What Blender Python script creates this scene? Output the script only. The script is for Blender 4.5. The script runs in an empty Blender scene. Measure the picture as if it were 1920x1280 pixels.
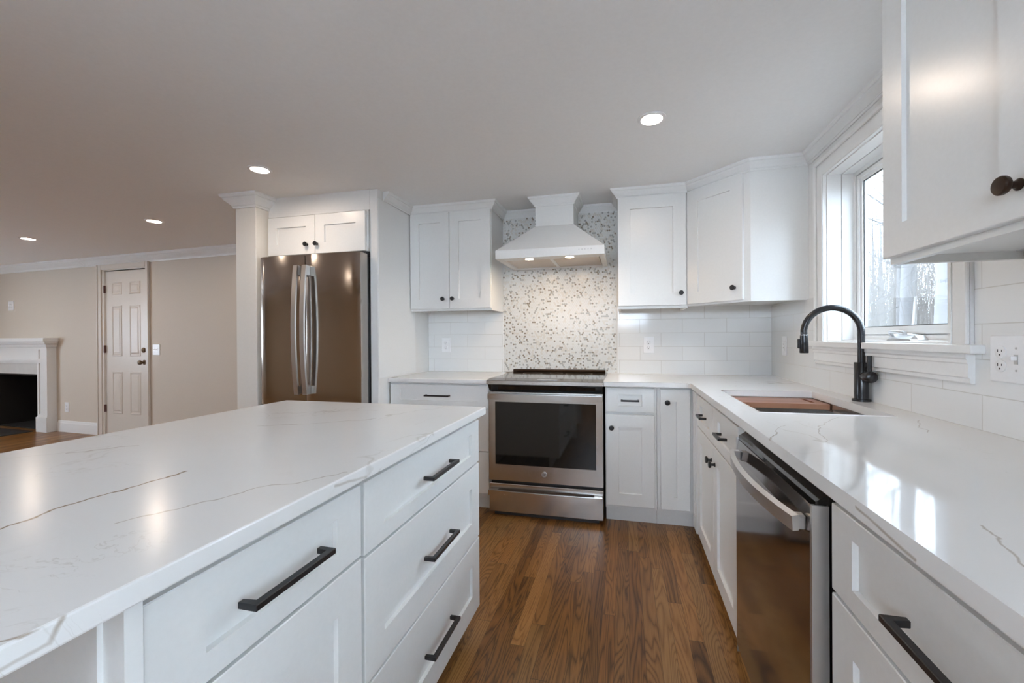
import bpy, bmesh, math, random
from mathutils import Vector, Matrix

S = bpy.context.scene
COL = S.collection
PI = math.pi
H = 2.245            # ceiling height
CT = 0.914           # worktop height

# ---------------------------------------------------------------- camera, sky, exposure
def make_camera():
    yaw, pit, rol = (math.radians(a) for a in (13.2314, -0.1512, 0.3569))
    fpx, ppx, ppy = 770.891, 991.962, 635.793
    fw = Vector((-math.sin(yaw), math.cos(yaw), 0)); rt = Vector((math.cos(yaw), math.sin(yaw), 0)); up = Vector((0, 0, 1))
    def ray(u, v):
        c, s = math.cos(-rol), math.sin(-rol); u, v = c*u-s*v, s*u+c*v
        y, z = math.cos(-pit)*v-math.sin(-pit), math.sin(-pit)*v+math.cos(-pit)
        return rt*u+up*y+fw*z
    f0 = ray(0, 0).normalized(); r0 = (ray(1, 0)-ray(0, 0)).normalized(); u0 = (ray(0, 1)-ray(0, 0)).normalized()
    cam = bpy.data.cameras.new('camera'); o = bpy.data.objects.new('camera', cam); COL.objects.link(o)
    m = Matrix((r0, u0, -f0)).transposed().to_4x4(); m.translation = (-1.0348, -3.3066, 1.1958)
    o.matrix_world = m
    cam.sensor_fit = 'HORIZONTAL'; cam.sensor_width = 36; cam.lens = fpx*36/1920
    cam.shift_x = (960-ppx)/1920; cam.shift_y = (ppy-640)/1920; cam.clip_start = 0.02; cam.clip_end = 300
    S.camera = o
make_camera()

SKY = 20.0
w = bpy.data.worlds.new('sky'); S.world = w; w.use_nodes = True
bg = w.node_tree.nodes['Background']; bg.inputs[0].default_value = (0.71, 0.84, 1.0, 1); bg.inputs[1].default_value = SKY
S.view_settings.view_transform = 'Standard'; S.view_settings.look = 'None'
S.view_settings.gamma = 1; S.view_settings.use_curve_mapping = False
S.view_settings.exposure = 0.14
LAMP = 205.0         # radiance of the ceiling light lenses
LAMPCOL = (1.0, 0.83, 0.67)

# ---------------------------------------------------------------- materials
class NT:
    def __init__(s, name):
        s.m = bpy.data.materials.new(name); s.m.use_nodes = True; s.t = s.m.node_tree
        s.b = s.t.nodes['Principled BSDF']; s.out = s.t.nodes['Material Output']
    def n(s, typ, **kw):
        nd = s.t.nodes.new('ShaderNode'+typ)
        for k, v in kw.items():
            if k.startswith('i_'):
                key = k[2:]; key = int(key) if key.isdigit() else key.replace('_', ' ')
                s.set(nd.inputs[key], v)
            else: setattr(nd, k, v)
        return nd
    def set(s, sock, v):
        if isinstance(v, bpy.types.NodeSocket): s.t.links.new(v, sock)
        else: sock.default_value = v
    def math(s, op, a, b=0.0, c=None):
        nd = s.t.nodes.new('ShaderNodeMath'); nd.operation = op; s.set(nd.inputs[0], a); s.set(nd.inputs[1], b)
        if c is not None: s.set(nd.inputs[2], c)
        return nd.outputs[0]
    def vec(s, op, a, b=None, scale=None):
        nd = s.t.nodes.new('ShaderNodeVectorMath'); nd.operation = op; s.set(nd.inputs[0], a)
        if b is not None: s.set(nd.inputs[1], b)
        if scale is not None: s.set(nd.inputs['Scale'], scale)
        return nd.outputs['Value'] if op in ('DOT_PRODUCT', 'LENGTH') else nd.outputs[0]
    def mix(s, f, a, b):
        nd = s.t.nodes.new('ShaderNodeMix'); nd.data_type = 'RGBA'
        s.set(nd.inputs[0], f); s.set(nd.inputs[6], a); s.set(nd.inputs[7], b); return nd.outputs[2]
    def mapr(s, v, a, b, c=0.0, d=1.0):
        nd = s.t.nodes.new('ShaderNodeMapRange'); s.set(nd.inputs[0], v)
        for i, q in enumerate((a, b, c, d)): nd.inputs[i+1].default_value = q
        return nd.outputs[0]
    def ramp(s, f, stops):
        nd = s.t.nodes.new('ShaderNodeValToRGB'); e = nd.color_ramp.elements
        while len(e) < len(stops): e.new(0.5)
        for el, (p, c) in zip(e, stops): el.position = p; el.color = (*c, 1)
        s.set(nd.inputs[0], f); return nd.outputs[0]
    def coord(s, which='Object'): return s.n('TexCoord').outputs[which]
    def sep(s, v):
        nd = s.n('SeparateXYZ', i_0=v); return nd.outputs
    def comb(s, x, y, z=0.0):
        nd = s.n('CombineXYZ'); s.set(nd.inputs[0], x); s.set(nd.inputs[1], y); s.set(nd.inputs[2], z); return nd.outputs[0]
    def noise(s, v, scale, detail=2.0, rough=0.5, dist=0.0):
        nd = s.n('TexNoise'); s.set(nd.inputs['Vector'], v); nd.inputs['Scale'].default_value = scale
        nd.inputs['Detail'].default_value = detail; nd.inputs['Roughness'].default_value = rough; nd.inputs['Distortion'].default_value = dist
        return nd.outputs[0]
    def bump(s, h, strength=0.1, dist=0.01):
        nd = s.n('Bump'); s.set(nd.inputs['Height'], h); nd.inputs['Strength'].default_value = strength; nd.inputs['Distance'].default_value = dist
        s.t.links.new(nd.outputs[0], s.b.inputs['Normal'])

def paint(name, col, rough=0.4, bump=0.03, scale=90, metal=0.0, var=0.03, spec=0.5, coat=0.0):
    t = NT(name); c = t.coord(); nz = t.noise(c, scale, 3.0)
    lo = tuple(x*(1-var) for x in col)+(1,); hi = tuple(min(1, x*(1+var)) for x in col)+(1,)
    t.set(t.b.inputs['Base Color'], t.mix(nz, lo, hi)); t.b.inputs['Roughness'].default_value = rough
    t.b.inputs['Metallic'].default_value = metal; t.b.inputs['Specular IOR Level'].default_value = spec
    t.b.inputs['Coat Weight'].default_value = coat
    if bump: t.bump(nz, bump, 0.004)
    return t.m

M = {}
M['cab'] = paint('cabinet_white', (0.81, 0.81, 0.795), 0.30, 0.0)
M['trim'] = paint('trim_white', (0.84, 0.84, 0.83), 0.32, 0.0)
M['ceil'] = paint('ceiling_paint', (0.90, 0.90, 0.90), 0.9, 0.02, 60)
M['wall'] = paint('wall_white_paint', (0.80, 0.79, 0.77), 0.6, 0.02, 60)
M['greige'] = paint('wall_greige_paint', (0.64, 0.56, 0.47), 0.6, 0.02, 60)
M['cream'] = paint('cream_warm_lit_paint', (0.69, 0.63, 0.56), 0.35, 0.0)  # off-white paint, with some of the warm lighting put into its colour
M['column'] = paint('column_warm_lit_paint', (0.78, 0.735, 0.67), 0.5, 0.02, 60)  # wall paint with warm light put into its colour
M['tan'] = paint('wall_tan_paint', (0.40, 0.27, 0.16), 0.6, 0.02, 60)
M['black'] = paint('black_hardware', (0.012, 0.012, 0.014), 0.38, 0.0)
M['bronze'] = paint('bronze_knob', (0.035, 0.018, 0.010), 0.30, 0.0, metal=0.5)
M['faucet'] = paint('matte_black_metal', (0.010, 0.010, 0.012), 0.24, 0.0)
M['plate'] = paint('white_plastic', (0.86, 0.86, 0.87), 0.3, 0.0)
M['slot'] = paint('dark_slot', (0.05, 0.05, 0.05), 0.6, 0.0)
M['brass'] = paint('aged_brass', (0.16, 0.11, 0.07), 0.30, 0.0, metal=0.9)
M['hinge'] = paint('red_brown_hinge', (0.10, 0.035, 0.025), 0.5, 0.0)
M['darkgrey'] = paint('dark_grey_case', (0.035, 0.035, 0.037), 0.5, 0.0)
M['zinc'] = paint('zinc_metal', (0.62, 0.62, 0.62), 0.35, 0.0, metal=0.9)
M['firebox'] = paint('sooty_firebox', (0.012, 0.010, 0.009), 0.9, 0.2, 20)
M['stone'] = paint('grey_stone_surround', (0.62, 0.60, 0.57), 0.5, 0.02, 20, var=0.06)
M['filter'] = paint('filter_mesh', (0.60, 0.52, 0.45), 0.4, 0.0, metal=0.8)
M['grout'] = paint('pale_grout', (0.74, 0.72, 0.69), 0.8, 0.0)
M['m0'] = paint('mosaic_marble', (0.80, 0.79, 0.765), 0.22, 0.0, 30, var=0.06)
M['m1'] = paint('mosaic_cream', (0.74, 0.70, 0.64), 0.22, 0.0, 30, var=0.06)
M['m2'] = paint('mosaic_grey', (0.46, 0.45, 0.42), 0.22, 0.0, 30, var=0.1)
M['m3'] = paint('mosaic_taupe', (0.33, 0.28, 0.22), 0.22, 0.0, 30, var=0.1)
M['bark'] = paint('grey_bark', (0.135, 0.130, 0.132), 0.9, 0.3, 14, var=0.25)
M['twig'] = paint('brown_twigs', (0.13, 0.115, 0.105), 0.9, 0.0, 8, var=0.3)
M['deadwood'] = paint('bleached_wood', (0.22, 0.21, 0.20), 0.9, 0.0, 8)
M['leaf'] = paint('leaf_litter', (0.12, 0.10, 0.085), 1.0, 0.4, 3, var=0.35)

def steel(name, col, rough, axis, aniso=0.0):
    t = NT(name); c = t.coord(); x, y, z = t.sep(c)
    v = t.comb(*[t.math('MULTIPLY', a, (0.6 if i == axis else 420.0)) for i, a in enumerate((x, y, z))])
    nz = t.noise(v, 1.0, 2.0)
    t.set(t.b.inputs['Roughness'], t.mapr(nz, 0, 1, rough*0.93, rough*1.07))
    t.b.inputs['Base Color'].default_value = (*col, 1); t.b.inputs['Metallic'].default_value = 1.0
    t.bump(nz, 0.002, 0.001); return t.m
M['steel'] = steel('brushed_steel', (0.60, 0.585, 0.565), 0.26, 0)
M['fridge'] = steel('fridge_steel', (0.50, 0.46, 0.42), 0.13, 2)
M['dw'] = steel('dishwasher_steel', (0.34, 0.32, 0.31), 0.10, 0)
M['handle'] = steel('handle_steel', (0.64, 0.63, 0.62), 0.36, 2)

def gloss(name, col, rough=0.05):
    t = NT(name); nz = t.noise(t.coord(), 40, 1.0)
    t.b.inputs['Base Color'].default_value = (*col, 1); t.set(t.b.inputs['Roughness'], t.mapr(nz, 0, 1, rough*0.8, rough*1.2))
    t.b.inputs['Specular IOR Level'].default_value = 0.6; return t.m
M['glassblack'] = gloss('black_glass', (0.012, 0.012, 0.012), 0.05)
M['cooktop'] = gloss('cooktop_glass', (0.05, 0.045, 0.04), 0.10)

def emit(name, col, st):
    t = NT(name); nz = t.noise(t.coord(), 5, 1.0)
    t.b.inputs['Base Color'].default_value = (0.9, 0.9, 0.9, 1)
    t.set(t.b.inputs['Emission Color'], t.mix(nz, (*col, 1), (*col, 1))); t.b.inputs['Emission Strength'].default_value = st
    return t.m
M['lens'] = emit('lit_lens', LAMPCOL, LAMP)
M['hoodlens'] = emit('hood_lamp_lens', (1.0, 0.74, 0.46), 260.0)

def pane_mat():
    t = NT('window_glass'); nz = t.noise(t.coord(), 3, 1.0)
    tr = t.n('BsdfTransparent'); tr.inputs[0].default_value = (0.95, 0.97, 0.97, 1)
    gl = t.n('BsdfGlossy'); t.set(gl.inputs['Roughness'], t.mapr(nz, 0, 1, 0.0, 0.02))
    lw = t.n('LayerWeight'); lw.inputs[0].default_value = 0.35
    mx = t.n('MixShader'); t.set(mx.inputs[0], t.math('MULTIPLY', lw.outputs['Fresnel'], 0.6))
    t.t.links.new(tr.outputs[0], mx.inputs[1]); t.t.links.new(gl.outputs[0], mx.inputs[2])
    t.t.links.new(mx.outputs[0], t.out.inputs[0]); return t.m
M['pane'] = pane_mat()

def floor_mat():
    t = NT('oak_strip_floor'); x, y, z = t.sep(t.coord())
    W, L = 0.057, 0.95
    p = t.math('DIVIDE', x, W); idx = t.math('FLOOR', p); fx = t.math('FRACT', p)
    wn = t.n('TexWhiteNoise', noise_dimensions='1D'); t.set(wn.inputs['W'], idx); rnd = wn.outputs['Value']
    q = t.math('ADD', t.math('DIVIDE', y, L), t.math('MULTIPLY', rnd, 9.0)); idy = t.math('FLOOR', q); fy = t.math('FRACT', q)
    w2 = t.n('TexWhiteNoise', noise_dimensions='2D'); t.set(w2.inputs['Vector'], t.comb(idx, idy)); r2 = w2.outputs['Value']
    off = t.math('MULTIPLY', r2, 60.0)
    # cathedral figure: contour lines of stretched noise, different in every board
    gv = t.comb(t.math('ADD', t.math('MULTIPLY', x, 13.0), off), t.math('ADD', t.math('MULTIPLY', y, 1.15), off), off)
    cont = t.noise(gv, 1.0, 1.5, 0.45, 0.5)
    rings = t.math('POWER', t.math('ABSOLUTE', t.math('SINE', t.math('MULTIPLY', cont, 62.0))), 0.6)
    fv = t.comb(t.math('ADD', t.math('MULTIPLY', x, 420.0), off), t.math('MULTIPLY', y, 9.0), off)
    fib = t.noise(fv, 1.0, 3.0, 0.65)
    tone = t.math('ADD', t.math('MULTIPLY', rings, 0.36), t.math('ADD', t.math('MULTIPLY', fib, 0.42), t.math('MULTIPLY', r2, 0.42)))
    col = t.ramp(t.math('MULTIPLY', tone, 0.86), [(0.14, (0.026, 0.010, 0.003)), (0.36, (0.105, 0.044, 0.012)), (0.60, (0.25, 0.112, 0.030)), (0.95, (0.44, 0.23, 0.078))])
    hue = t.mix(t.math('MULTIPLY', w2.outputs['Color'], 1.0), (1.05, 0.95, 0.85, 1), (0.92, 1.0, 1.12, 1))
    mm = t.n('Mix', data_type='RGBA', blend_type='MULTIPLY'); t.set(mm.inputs[0], 1.0); t.set(mm.inputs[6], col); t.set(mm.inputs[7], hue); col = mm.outputs[2]
    sx = t.math('LESS_THAN', fx, 0.022); sy = t.math('LESS_THAN', fy, 0.0022)
    seam = t.math('MAXIMUM', sx, sy)
    col = t.mix(t.math('MULTIPLY', seam, 0.75), col, (0.008, 0.004, 0.003, 1))
    t.set(t.b.inputs['Base Color'], col)
    t.set(t.b.inputs['Roughness'], t.mapr(fib, 0, 1, 0.26, 0.42)); t.b.inputs['Specular IOR Level'].default_value = 0.45
    t.bump(t.math('SUBTRACT', t.math('MULTIPLY', t.math('ADD', fib, rings), 0.12), t.math('MULTIPLY', seam, 0.6)), 0.22, 0.002)
    return t.m
M['floor'] = floor_mat()

def quartz(name, rough, segs):
    t = NT(name); c = t.coord()
    nzc = t.n('TexNoise'); t.set(nzc.inputs['Vector'], c); nzc.inputs['Scale'].default_value = 9.0; nzc.inputs['Detail'].default_value = 4.0
    wob = t.vec('SCALE', t.vec('SUBTRACT', nzc.outputs['Color'], (0.5, 0.5, 0.5)), scale=0.075)
    P = t.vec('ADD', c, wob); Pt = t.vec('ADD', c, t.vec('MULTIPLY', wob, (1.0, 1.0, 0.0))); Pe = t.vec('ADD', c, t.vec('MULTIPLY', wob, (0.0, 0.6, 0.2)))
    br = t.noise(c, 7.0, 2.0)
    total = None
    for A, Bp, wd, st in segs:
        A, Bp = Vector(A), Vector(Bp); BA = Bp-A
        PA = t.vec('SUBTRACT', Pe if min(A.z, Bp.z) < CT-0.001 else Pt, tuple(A))
        h = t.math('DIVIDE', t.vec('DOT_PRODUCT', PA, tuple(BA)), BA.dot(BA)); nd = h.node; nd.use_clamp = True
        d = t.vec('LENGTH', t.vec('SUBTRACT', PA, t.vec('SCALE', tuple(BA), scale=h)))
        v = t.math('MULTIPLY', t.mapr(d, wd*0.25, wd, 1.0, 0.0), t.mapr(br, 0.15, 0.42, st*0.4, st))
        total = v if total is None else t.math('MAXIMUM', total, v)
    sv = t.vec('MULTIPLY', P, (1.6, 0.8, 1.6))
    n1 = t.noise(sv, 1.7, 4.0, 0.55, 0.6)
    r1 = t.mapr(t.math('ABSOLUTE', t.math('SUBTRACT', n1, 0.5)), 0.0, 0.010, 1.0, 0.0)
    msk = t.mapr(t.noise(c, 2.3, 2.0), 0.50, 0.66, 0.0, 0.34)
    faint = t.math('MULTIPLY', r1, msk)
    n2 = t.noise(t.vec('MULTIPLY', P, (1.0, 2.2, 1.0)), 2.9, 5.0, 0.6, 1.2)
    r2 = t.mapr(t.math('ABSOLUTE', t.math('SUBTRACT', n2, 0.47)), 0.0, 0.008, 1.0, 0.0)
    m2 = t.mapr(t.noise(c, 3.1, 1.0), 0.56, 0.70, 0.0, 0.30)
    faint = t.math('MAXIMUM', faint, t.math('MULTIPLY', r2, m2))
    cloud = t.noise(c, 1.6, 4.0, 0.6)
    base = t.mix(cloud, (0.80, 0.785, 0.765, 1), (0.85, 0.845, 0.835, 1))
    col = t.mix(faint, base, (0.36, 0.31, 0.24, 1))
    if total is not None: col = t.mix(total, col, (0.27, 0.19, 0.11, 1))
    t.set(t.b.inputs['Base Color'], col); t.b.inputs['Roughness'].default_value = rough; t.b.inputs['Specular IOR Level'].default_value = 0.36
    return t.m
z = CT
M['quartz_island'] = quartz('island_quartz', 0.20, [
    ((-1.955, -3.15, z), (-1.965, -2.62, z), 0.0040, 0.95), ((-1.81, -2.84, z), (-1.715, -2.66, z), 0.0028, 0.5),
    ((-1.715, -2.66, z), (-1.61, -2.545, z), 0.0026, 0.45), ((-2.40, -2.56, z), (-2.31, -2.47, z), 0.004, 0.5),
    ((-1.615, -3.06, z), (-1.597, -3.005, z), 0.0030, 0.7), ((-1.597, -3.005, z), (-1.595, -3.02, 0.893), 0.004, 0.6),
    ((-1.595, -3.02, 0.893), (-1.595, -3.09, 0.893), 0.0035, 0.7), ((-1.597, -2.60, 0.905), (-1.595, -2.50, 0.892), 0.004, 0.4),
    ((-2.2, -2.2, z), (-1.9, -2.02, z), 0.005, 0.30), ((-2.35, -2.0, z), (-2.0, -1.86, z), 0.005, 0.25)])
M['quartz_perimeter'] = quartz('perimeter_quartz', 0.055, [
    ((-0.654, -2.08, z), (-0.60, -1.945, z), 0.0028, 0.6), ((-0.60, -1.945, z), (-0.545, -1.86, z), 0.0022, 0.4),
    ((-0.52, -2.05, z), (-0.43, -1.83, z), 0.0025, 0.45), ((-0.43, -1.83, z), (-0.31, -1.66, z), 0.0022, 0.4),
    ((-0.10, -1.675, z), (-0.18, -1.88, z), 0.0022, 0.4), ((-0.53, -2.56, z), (-0.57, -2.70, z), 0.003, 0.5),
    ((-0.654, -2.50, 0.905), (-0.654, -2.64, 0.892), 0.004, 0.6)])

def tile_mat(name, axis, u0, row0, offset):
    t = NT(name); s = t.sep(t.coord()); u = s[axis]
    v = t.comb(t.math('SUBTRACT', u, u0), t.math('SUBTRACT', s[2], row0))
    b = t.n('TexBrick'); t.set(b.inputs['Vector'], v); b.offset = 0.5; b.offset_frequency = 2; b.squash = 1.0
    b.inputs['Scale'].default_value = 1.0; b.inputs['Mortar Size'].default_value = 0.0016; b.inputs['Mortar Smooth'].default_value = 0.35
    b.inputs['Brick Width'].default_value = 0.3105; b.inputs['Row Height'].default_value = 0.1052
    b.inputs['Color1'].default_value = (0.83, 0.83, 0.82, 1); b.inputs['Color2'].default_value = (0.80, 0.80, 0.795, 1); b.inputs['Mortar'].default_value = (0.60, 0.58, 0.55, 1)
    t.set(t.b.inputs['Base Color'], b.outputs[0]); t.set(t.b.inputs['Roughness'], t.mapr(b.outputs['Fac'], 0, 1, 0.10, 0.7))
    wav = t.noise(t.coord(), 6.0, 2.0)
    t.bump(t.math('ADD', t.math('SUBTRACT', 1.0, b.outputs['Fac']), t.math('MULTIPLY', wav, 0.35)), 0.35, 0.0022)
    return t.m
M['tileB'] = tile_mat('subway_tile_back', 0, -0.772-0.3105*4+0.155, CT, 0.5)
M['tileL'] = tile_mat('subway_tile_left', 0, -2.504-0.3105*4, CT, 0.5)
M['tileR'] = tile_mat('subway_tile_right', 1, -1.661-0.3105*6, CT, 0.5)

def walnut():
    t = NT('reddish_walnut'); x, y, z_ = t.sep(t.coord())
    st = t.math('FLOOR', t.math('DIVIDE', y, 0.042)); wn = t.n('TexWhiteNoise', noise_dimensions='1D'); t.set(wn.inputs['W'], st)
    g = t.noise(t.comb(t.math('MULTIPLY', x, 5.0), t.math('MULTIPLY', y, 90.0), wn.outputs['Value']), 1.0, 3.0, 0.6)
    c = t.ramp(t.math('ADD', t.math('MULTIPLY', g, 0.6), t.math('MULTIPLY', wn.outputs['Value'], 0.4)), [(0.1, (0.14, 0.045, 0.022)), (0.5, (0.30, 0.12, 0.065)), (0.9, (0.48, 0.25, 0.15))])
    t.set(t.b.inputs['Base Color'], c); t.b.inputs['Roughness'].default_value = 0.35; return t.m
M['walnut'] = walnut()

# ---------------------------------------------------------------- mesh helpers
class B:
    def __init__(s): s.bm = bmesh.new()
    def box(s, x0, x1, y0, y1, z0, z1, bev=0.0, seg=1, mi=0):
        vs = [s.bm.verts.new((x, y, z)) for x in (x0, x1) for y in (y0, y1) for z in (z0, z1)]
        fs = [s.bm.faces.new([vs[i] for i in q]) for q in ((0, 1, 3, 2), (4, 6, 7, 5), (0, 4, 5, 1), (2, 3, 7, 6), (0, 2, 6, 4), (1, 5, 7, 3))]
        for f in fs: f.material_index = mi
        if bev:
            es = {e for f in fs for e in f.edges}
            bmesh.ops.bevel(s.bm, geom=list(es), offset=bev, segments=seg, affect='EDGES', profile=0.6)
        return s
    def prism(s, pts, a, b, axis=2, mi=0):
        """pts: 2-D outline; extruded from a to b along axis (0: pts are y,z; 1: x,z; 2: x,y)"""
        def P(p, t): return {0: (t, p[0], p[1]), 1: (p[0], t, p[1]), 2: (p[0], p[1], t)}[axis]
        v0 = [s.bm.verts.new(P(p, a)) for p in pts]; v1 = [s.bm.verts.new(P(p, b)) for p in pts]
        n = len(pts); fs = [s.bm.faces.new(v0[::-1]), s.bm.faces.new(v1)]
        for i in range(n): fs.append(s.bm.faces.new((v0[i], v0[(i+1) % n], v1[(i+1) % n], v1[i])))
        for f in fs: f.material_index = mi
        return s
    def rings(s, rings, cap0=True, cap1=True, closed=True):
        vs = [[s.bm.verts.new(p) for p in r] for r in rings]; n = len(vs[0])
        for a, b in zip(vs, vs[1:]):
            for i in range(n if closed else n-1): s.bm.faces.new((a[i], a[(i+1) % n], b[(i+1) % n], b[i]))
        if cap0: s.bm.faces.new(vs[0][::-1])
        if cap1: s.bm.faces.new(vs[-1])
        return s
    def lathe(s, prof, origin, axis, n=24):
        """prof: (radius, distance along axis)"""
        ax = Vector(axis).normalized(); q = ax.orthogonal().normalized(); r = ax.cross(q); o = Vector(origin)
        rs = []
        for rad, d in prof:
            rad = max(rad, 1e-4)
            rs.append([o+ax*d+(q*math.cos(2*PI*i/n)+r*math.sin(2*PI*i/n))*rad for i in range(n)])
        return s.rings(rs)
    def tube(s, path, rad, n=12):
        path = [Vector(p) for p in path]; rads = rad if isinstance(rad, (list, tuple)) else [rad]*len(path)
        up = None; rs = []
        for i, p in enumerate(path):
            d = (path[min(i+1, len(path)-1)]-path[max(i-1, 0)]).normalized()
            if up is None: up = d.orthogonal().normalized()
            up = (up-d*up.dot(d)).normalized(); sd = d.cross(up)
            rs.append([p+(up*math.cos(2*PI*k/n)+sd*math.sin(2*PI*k/n))*rads[i] for k in range(n)])
        return s.rings(rs)
    def sweep(s, path, prof):
        """mitred moulding: prof (out, z), out is to the right of travel"""
        path = [Vector(p) for p in path]; N = len(path); rs = []
        for i, p in enumerate(path):
            ns = []
            for a, b in ((i-1, i), (i, i+1)):
                if a >= 0 and b < N:
                    d = (path[b]-path[a]).normalized(); ns.append(Vector((d.y, -d.x)))
            m = ns[0] if len(ns) == 1 else (ns[0]+ns[1])/(1+ns[0].dot(ns[1]))
            rs.append([(p.x+m.x*o, p.y+m.y*o, zz) for o, zz in prof])
        return s.rings(rs)
    def shaker(s, x0, x1, z0, z1, st=0.080, rail=None, y0=0.0, th=0.020, dep=0.0105):
        """framed front with recessed panel: back at y0, face at y0-th"""
        rail = rail or st; f = y0-th
        def R(i, j, y, k=0): return [(x0+i, y, z0+j), (x1-i, y, z0+j), (x1-i, y, z1-j), (x0+i, y, z1-j)]
        s.rings([R(0, 0, y0), R(0, 0, f+0.0018), R(0.0018, 0.0018, f), R(st, rail, f), R(st+0.0012, rail+0.0012, f+dep)])
        return s
    def pull(s, cx, cz, L, y0=-0.020, out=0.036, sec=0.011):
        a, b = cx-L/2, cx+L/2; f = y0-out
        o = [(a, y0), (a, f), (b, f), (b, y0), (b-sec, y0), (b-sec, f+sec), (a+sec, f+sec), (a+sec, y0)]
        n0 = len(s.bm.faces); s.prism(o, cz-sec/2, cz+sec/2, 2)
        es = {e for f_ in list(s.bm.faces)[n0:] for e in f_.edges}
        bmesh.ops.bevel(s.bm, geom=list(es), offset=0.0012, segments=1, affect='EDGES'); return s
    def knob(s, cx, cz, y0=-0.020, k=1.0):
        prof = [(0.010, 0), (0.010, 0.002), (0.0065, 0.005), (0.0055, 0.014), (0.0085, 0.017), (0.0145, 0.019), (0.0160, 0.022), (0.0160, 0.0265), (0.0140, 0.029), (0.006, 0.030)]
        return s.lathe([(r*k, d*k) for r, d in prof], (cx, y0, cz), (0, -1, 0), 24)

def obj(name, b, mat, parent=None, smooth=False, kind=None, matrix=None):
    bm = b.bm; bmesh.ops.recalc_face_normals(bm, faces=bm.faces)
    me = bpy.data.meshes.new(name); bm.to_mesh(me); bm.free()
    for m in (mat if isinstance(mat, (list, tuple)) else [mat]): me.materials.append(M[m] if isinstance(m, str) else m)
    if smooth:
        for p in me.polygons: p.use_smooth = True
        try: me.set_sharp_from_angle(angle=math.radians(35))
        except Exception: pass
    o = bpy.data.objects.new(name, me); COL.objects.link(o)
    if parent: o.parent = parent
    if kind: o['kind'] = kind
    if matrix: o.matrix_world = matrix
    return o
def tag(o, label, cat, group=None):
    o['label'] = label; o['category'] = cat
    if group: o['group'] = group
    return o
def thing(name, label, cat, loc=(0, 0, 0), rz=0.0, group=None):
    o = bpy.data.objects.new(name, None); COL.objects.link(o); o.location = loc; o.rotation_euler = (0, 0, rz)
    o.empty_display_size = 0.1
    return tag(o, label, cat, group)
def each(name, boxes, mat, parent, bev=0.0, **kw):
    return [obj(name, B().box(*q, bev), mat, parent, **kw) for q in boxes]
def struct(name, b, mat, smooth=False, matrix=None): return obj(name, b, mat, None, smooth, 'structure', matrix)

# ---------------------------------------------------------------- room shell
LRA = math.radians(-3.0)                                    # the living room wall runs slightly askew
LRM = Matrix.Translation((-5.4, 0.42, 0)) @ Matrix.Rotation(LRA, 4, 'Z')
XL, YF = -10.6, -5.7
struct('floor', B().box(XL, 0.15, YF, 1.3, -0.06, 0), 'floor')
struct('ceiling', B().box(XL, 0.15, YF, 1.3, H, H+0.06), 'ceil')
struct('wall_back', B().box(-3.63, 0.15, 0.0, 0.12, 0, H), 'wall')
# right wall with the sink window and an unseen second window added for its daylight
wy0, wy1, wz0, wz1 = -1.700, -0.835, 1.168, 2.047
b = B(); T = 0.15
for y0, y1, z0, z1 in ((wy1, 0.0, 0, H), (wy0, wy1, 0, wz0), (wy0, wy1, wz1, H), (-3.62, wy0, 0, H), (-4.90, -3.62, 0, 0.55), (-4.90, -3.62, 2.05, H), (YF, -4.90, 0, H)):
    b.box(0, T, y0, y1, z0, z1)
struct('wall_right', b, 'wall')
b = B()
for y0, y1, z0, z1 in ((YF, -3.2, 0, H), (-3.2, -1.6, 0, 0.90), (-3.2, -1.6, 1.75, H), (-1.6, 1.3, 0, H)): b.box(XL-0.12, XL, y0, y1, z0, z1)
struct('wall_left', b, 'greige')
b = B()
for x0, x1, z0, z1 in ((XL, -2.7, 0, H), (-2.7, -0.6, 2.02, H), (-2.7, -0.6, 0, 1.46), (-0.6, 0.15, 0, H)): b.box(x0, x1, YF-0.12, YF, z0, z1)  # high opening in this unseen wall, added to let in front daylight
struct('wall_front', b, 'tan')
# column that ends the wall left of the refrigerator, its right return, the soffit
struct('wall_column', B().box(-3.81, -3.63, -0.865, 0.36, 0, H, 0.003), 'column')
struct('wall_fridge', B().box(-2.775, -2.715, -0.755, 0.0, 0, H, 0.003), 'wall')
struct('wall_soffit', B().box(-3.63, -2.775, -0.755, -0.60, 2.104, H), 'wall')
struct('trim_7', B().box(-2.7145, -2.711, -0.752, -0.24, 0.92, 2.18, 0.001), 'trim')
# living room wall: door opening and firebox opening
DS0, DS1, DTOP = -2.075, -1.300, 2.078
FS0, FS1, FTOP = -4.34, -3.275, 0.755
b = B()
for s0, s1, z0, z1 in ((DS1, 1.75, 0, H), (DS0, DS1, DTOP, H), (FS1, DS0, 0, H), (FS0, FS1, FTOP, H), (-5.25, FS0, 0, H)): b.box(s0, s1, 0, 0.14, z0, z1)
struct('wall_living_room', b, 'greige', matrix=LRM)

crown = [(0, 2.181), (0.006, 2.181), (0.008, 2.186), (0.008, 2.191), (0.012, 2.192), (0.012, 2.195), (0.016, 2.199), (0.024, 2.208), (0.034, 2.217), (0.038, 2.224), (0.038, 2.228), (0.043, 2.229), (0.047, 2.236), (0.049, 2.238), (0.049, H), (0, H)]
UD = 0.307
struct('trim_1', B().sweep([(-2.711, -0.69), (-2.711, -UD), (-2.03, -UD), (-2.03, 0), (-1.691, 0), (-1.691, -0.282), (-1.404, -0.282), (-1.404, 0),
    (-1.087, 0), (-1.087, -UD), (-0.617, -UD), (-UD, -0.617), (0, -0.617), (0, -1.94)], crown), 'trim')
big = [(o*1.45, H-(H-zz)*1.42) for o, zz in crown]
struct('trim_2', B().sweep([(-3.81, 0.30), (-3.81, -0.865), (-3.63, -0.865), (-3.63, -0.756)], big), 'trim')
lrc = [(o*1.5, H-(H-zz)*1.55) for o, zz in crown]
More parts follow.
